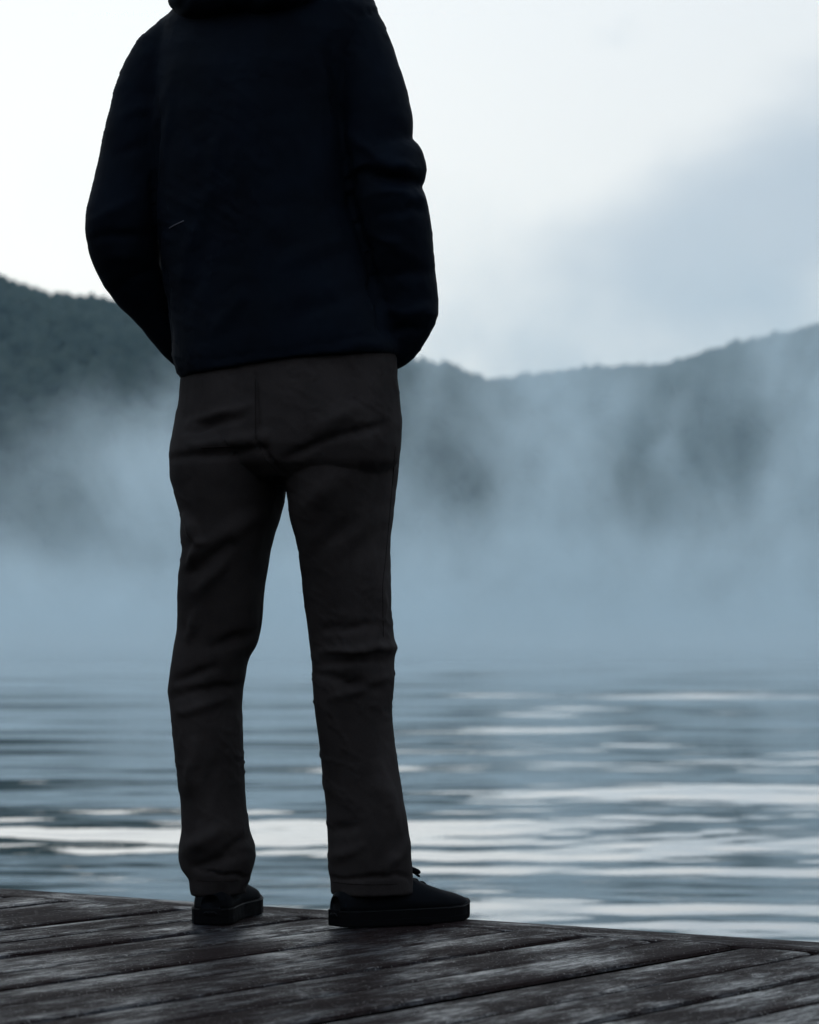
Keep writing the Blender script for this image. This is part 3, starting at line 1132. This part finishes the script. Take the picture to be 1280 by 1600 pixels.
# low canvas lace-up shoes
def shoe(loc, turn, mirror):
    N = 34
    ys = np.linspace(0, 1, N)
    L = .278

    def half_width(u):
        w_ = np.interp(u, [0, .03, .10, .25, .45, .62, .75, .86, .94, .98, 1], [.018, .029, .0355, .037, .0385, .0455, .048, .042, .030, .018, .005])
        return w_

    def bend(u):
        return mirror * .010 * math.sin(u * math.pi) - mirror * .004 * u
    root_me = bpy.data.meshes.new('shoe')
    # upper: rings of height profile
    V, F = [], []
    K = 20
    top = np.interp(ys, [0, .04, .10, .20, .33, .40, .47, .60, .75, .88, .96, 1], [.052, .064, .068, .068, .084, .094, .088, .072, .057, .048, .040, .030])
    for u, h_ in zip(ys, top):
        hw = float(half_width(u)) * .97
        for j in range(K):
            a = math.pi * j / (K - 1)
            cx, cz = math.cos(a), math.sin(a)
            x = math.copysign(abs(cx) ** (.75 if u < .5 else .9), cx) * hw
            z = .026 + (h_ - .026) * abs(cz) ** .72
            x *= 1 - .18 * max(0, (z - .04) / .06) * (1 if u > .1 else .4)
            V.append((x + bend(u), u * L, z))
    for k in range(N - 1):
        for j in range(K - 1):
            a = k * K + j
            F.append((a, a + 1, a + K + 1, a + K))
        F.append((k * K + K - 1, k * K, (k + 1) * K, (k + 1) * K + K - 1))
    F.append(tuple(range(K)))
    F.append(tuple(range((N - 1) * K, N * K))[::-1])
    root_me.from_pydata(V, [], F)
    root_me.polygons.foreach_set('use_smooth', np.ones(len(root_me.polygons), bool))
    o = link('shoe', root_me, M_CANVAS, person)
    o.location = loc
    o.rotation_euler = (0, 0, -turn)
    # outline of the sole
    ring = []
    for u in ys:
        ring.append((float(half_width(u)) * 1.03 + .0015 + bend(u), u * (L + .004) - .002))
    for u in ys[::-1]:
        ring.append((-float(half_width(u)) * 1.03 - .0015 + bend(u), u * (L + .004) - .002))
    me = bpy.data.meshes.new('sole')
    n = len(ring)
    prof = [(.985, 0), (1.0, .003), (1.0, .011), (.994, .012), (1.0, .013), (1.0, .025), (.985, .028)]
    V, F = [], []
    cx, cy = 0, L / 2
    for sc, z in prof:
        for (x, y) in ring:
            lift = .008 * max(0, (y / L - .86) / .14) ** 1.5
            V.append((x * sc, cy + (y - cy) * (1 - (1 - sc) * .35), z + lift))
    for k in range(len(prof) - 1):
        for i in range(n):
            j = (i + 1) % n
            F.append((k * n + i, k * n + j, (k + 1) * n + j, (k + 1) * n + i))
    F.append(tuple(range(n))[::-1])
    F.append(tuple(range((len(prof) - 1) * n, len(prof) * n)))
    me.from_pydata(V, [], F)
    link('sole', me, M_RUBBER, o)
    for zz, rad in ((.0262, .0010),):
        pts = [(x * 1.004, y, zz + .008 * max(0, (y / L - .86) / .14) ** 1.5, rad) for (x, y) in ring[::1]]
        v, f = tube(pts, 6, 1)
        me = bpy.data.meshes.new('sole_stripe')
        me.from_pydata([tuple(q) for q in v], [], f)
        link('sole_stripe', me, M_STRIPE, o)

    def tube_obj(name, pts, mat, n_=8, sub=3):
        v, f = tube(pts, n_, sub)
        me = bpy.data.meshes.new(name)
        me.from_pydata([tuple(q) for q in v], [], f)
        me.polygons.foreach_set('use_smooth', np.ones(len(me.polygons), bool))
        return link(name, me, mat, o)
    # laces across the instep and a bow
    for i, u in enumerate((.46, .52, .58, .64)):
        z = float(np.interp(u, ys, top))
        c_ = bend(u)
        tube_obj('lace', [(-.024 + c_, u * L, z - .012, .0024), (-.010 + c_, u * L + .002, z - .0005, .0026), (.010 + c_, u * L - .002, z - .0005, .0026), (.024 + c_, u * L, z - .012, .0024)], M_CANVAS)
    z = .094
    u0 = .44 * L
    for sd in (-1, 1):
        tube_obj('bow_loop', [(0, u0, z, .003), (sd * .014, u0 + .008, z + .006, .0035), (sd * .030, u0 + .018, z + .002, .004), (sd * .034, u0 + .030, z - .004, .004), (sd * .020, u0 + .020, z - .002, .0035), (0, u0 + .004, z, .003)], M_CANVAS)
        tube_obj('lace_end', [(0, u0, z, .0022), (sd * .012, u0 + .018, z + .002, .0022), (sd * .026, u0 + .036, z - .012, .0022)], M_CANVAS)
    tube_obj('tongue', [(0, .40 * L, .088, .018), (0, .37 * L, .100, .020), (0, .355 * L, .108, .016)], M_CANVAS, 12)
    # rubber patch at the back of the heel with two worn pale marks
    tube_obj('heel_patch', [(-.013, .0045, .019, .007), (0, .0035, .019, .0075), (.013, .0045, .019, .007)], M_RUBBER, 10)
    tube_obj('heel_mark', [(-.011, -.0030, .019, .0011), (-.007, -.0042, .022, .0014), (-.003, -.0046, .020, .0011)], M_STRIPE, 6)
    tube_obj('heel_mark', [(.003, -.0046, .021, .0011), (.007, -.0042, .022, .0014), (.012, -.0030, .018, .0011)], M_STRIPE, 6)
    return o


shoe((-.350, 4.985, .0025), math.radians(9), -1)
shoe((-.130, 4.955, .0025), math.radians(57), 1)
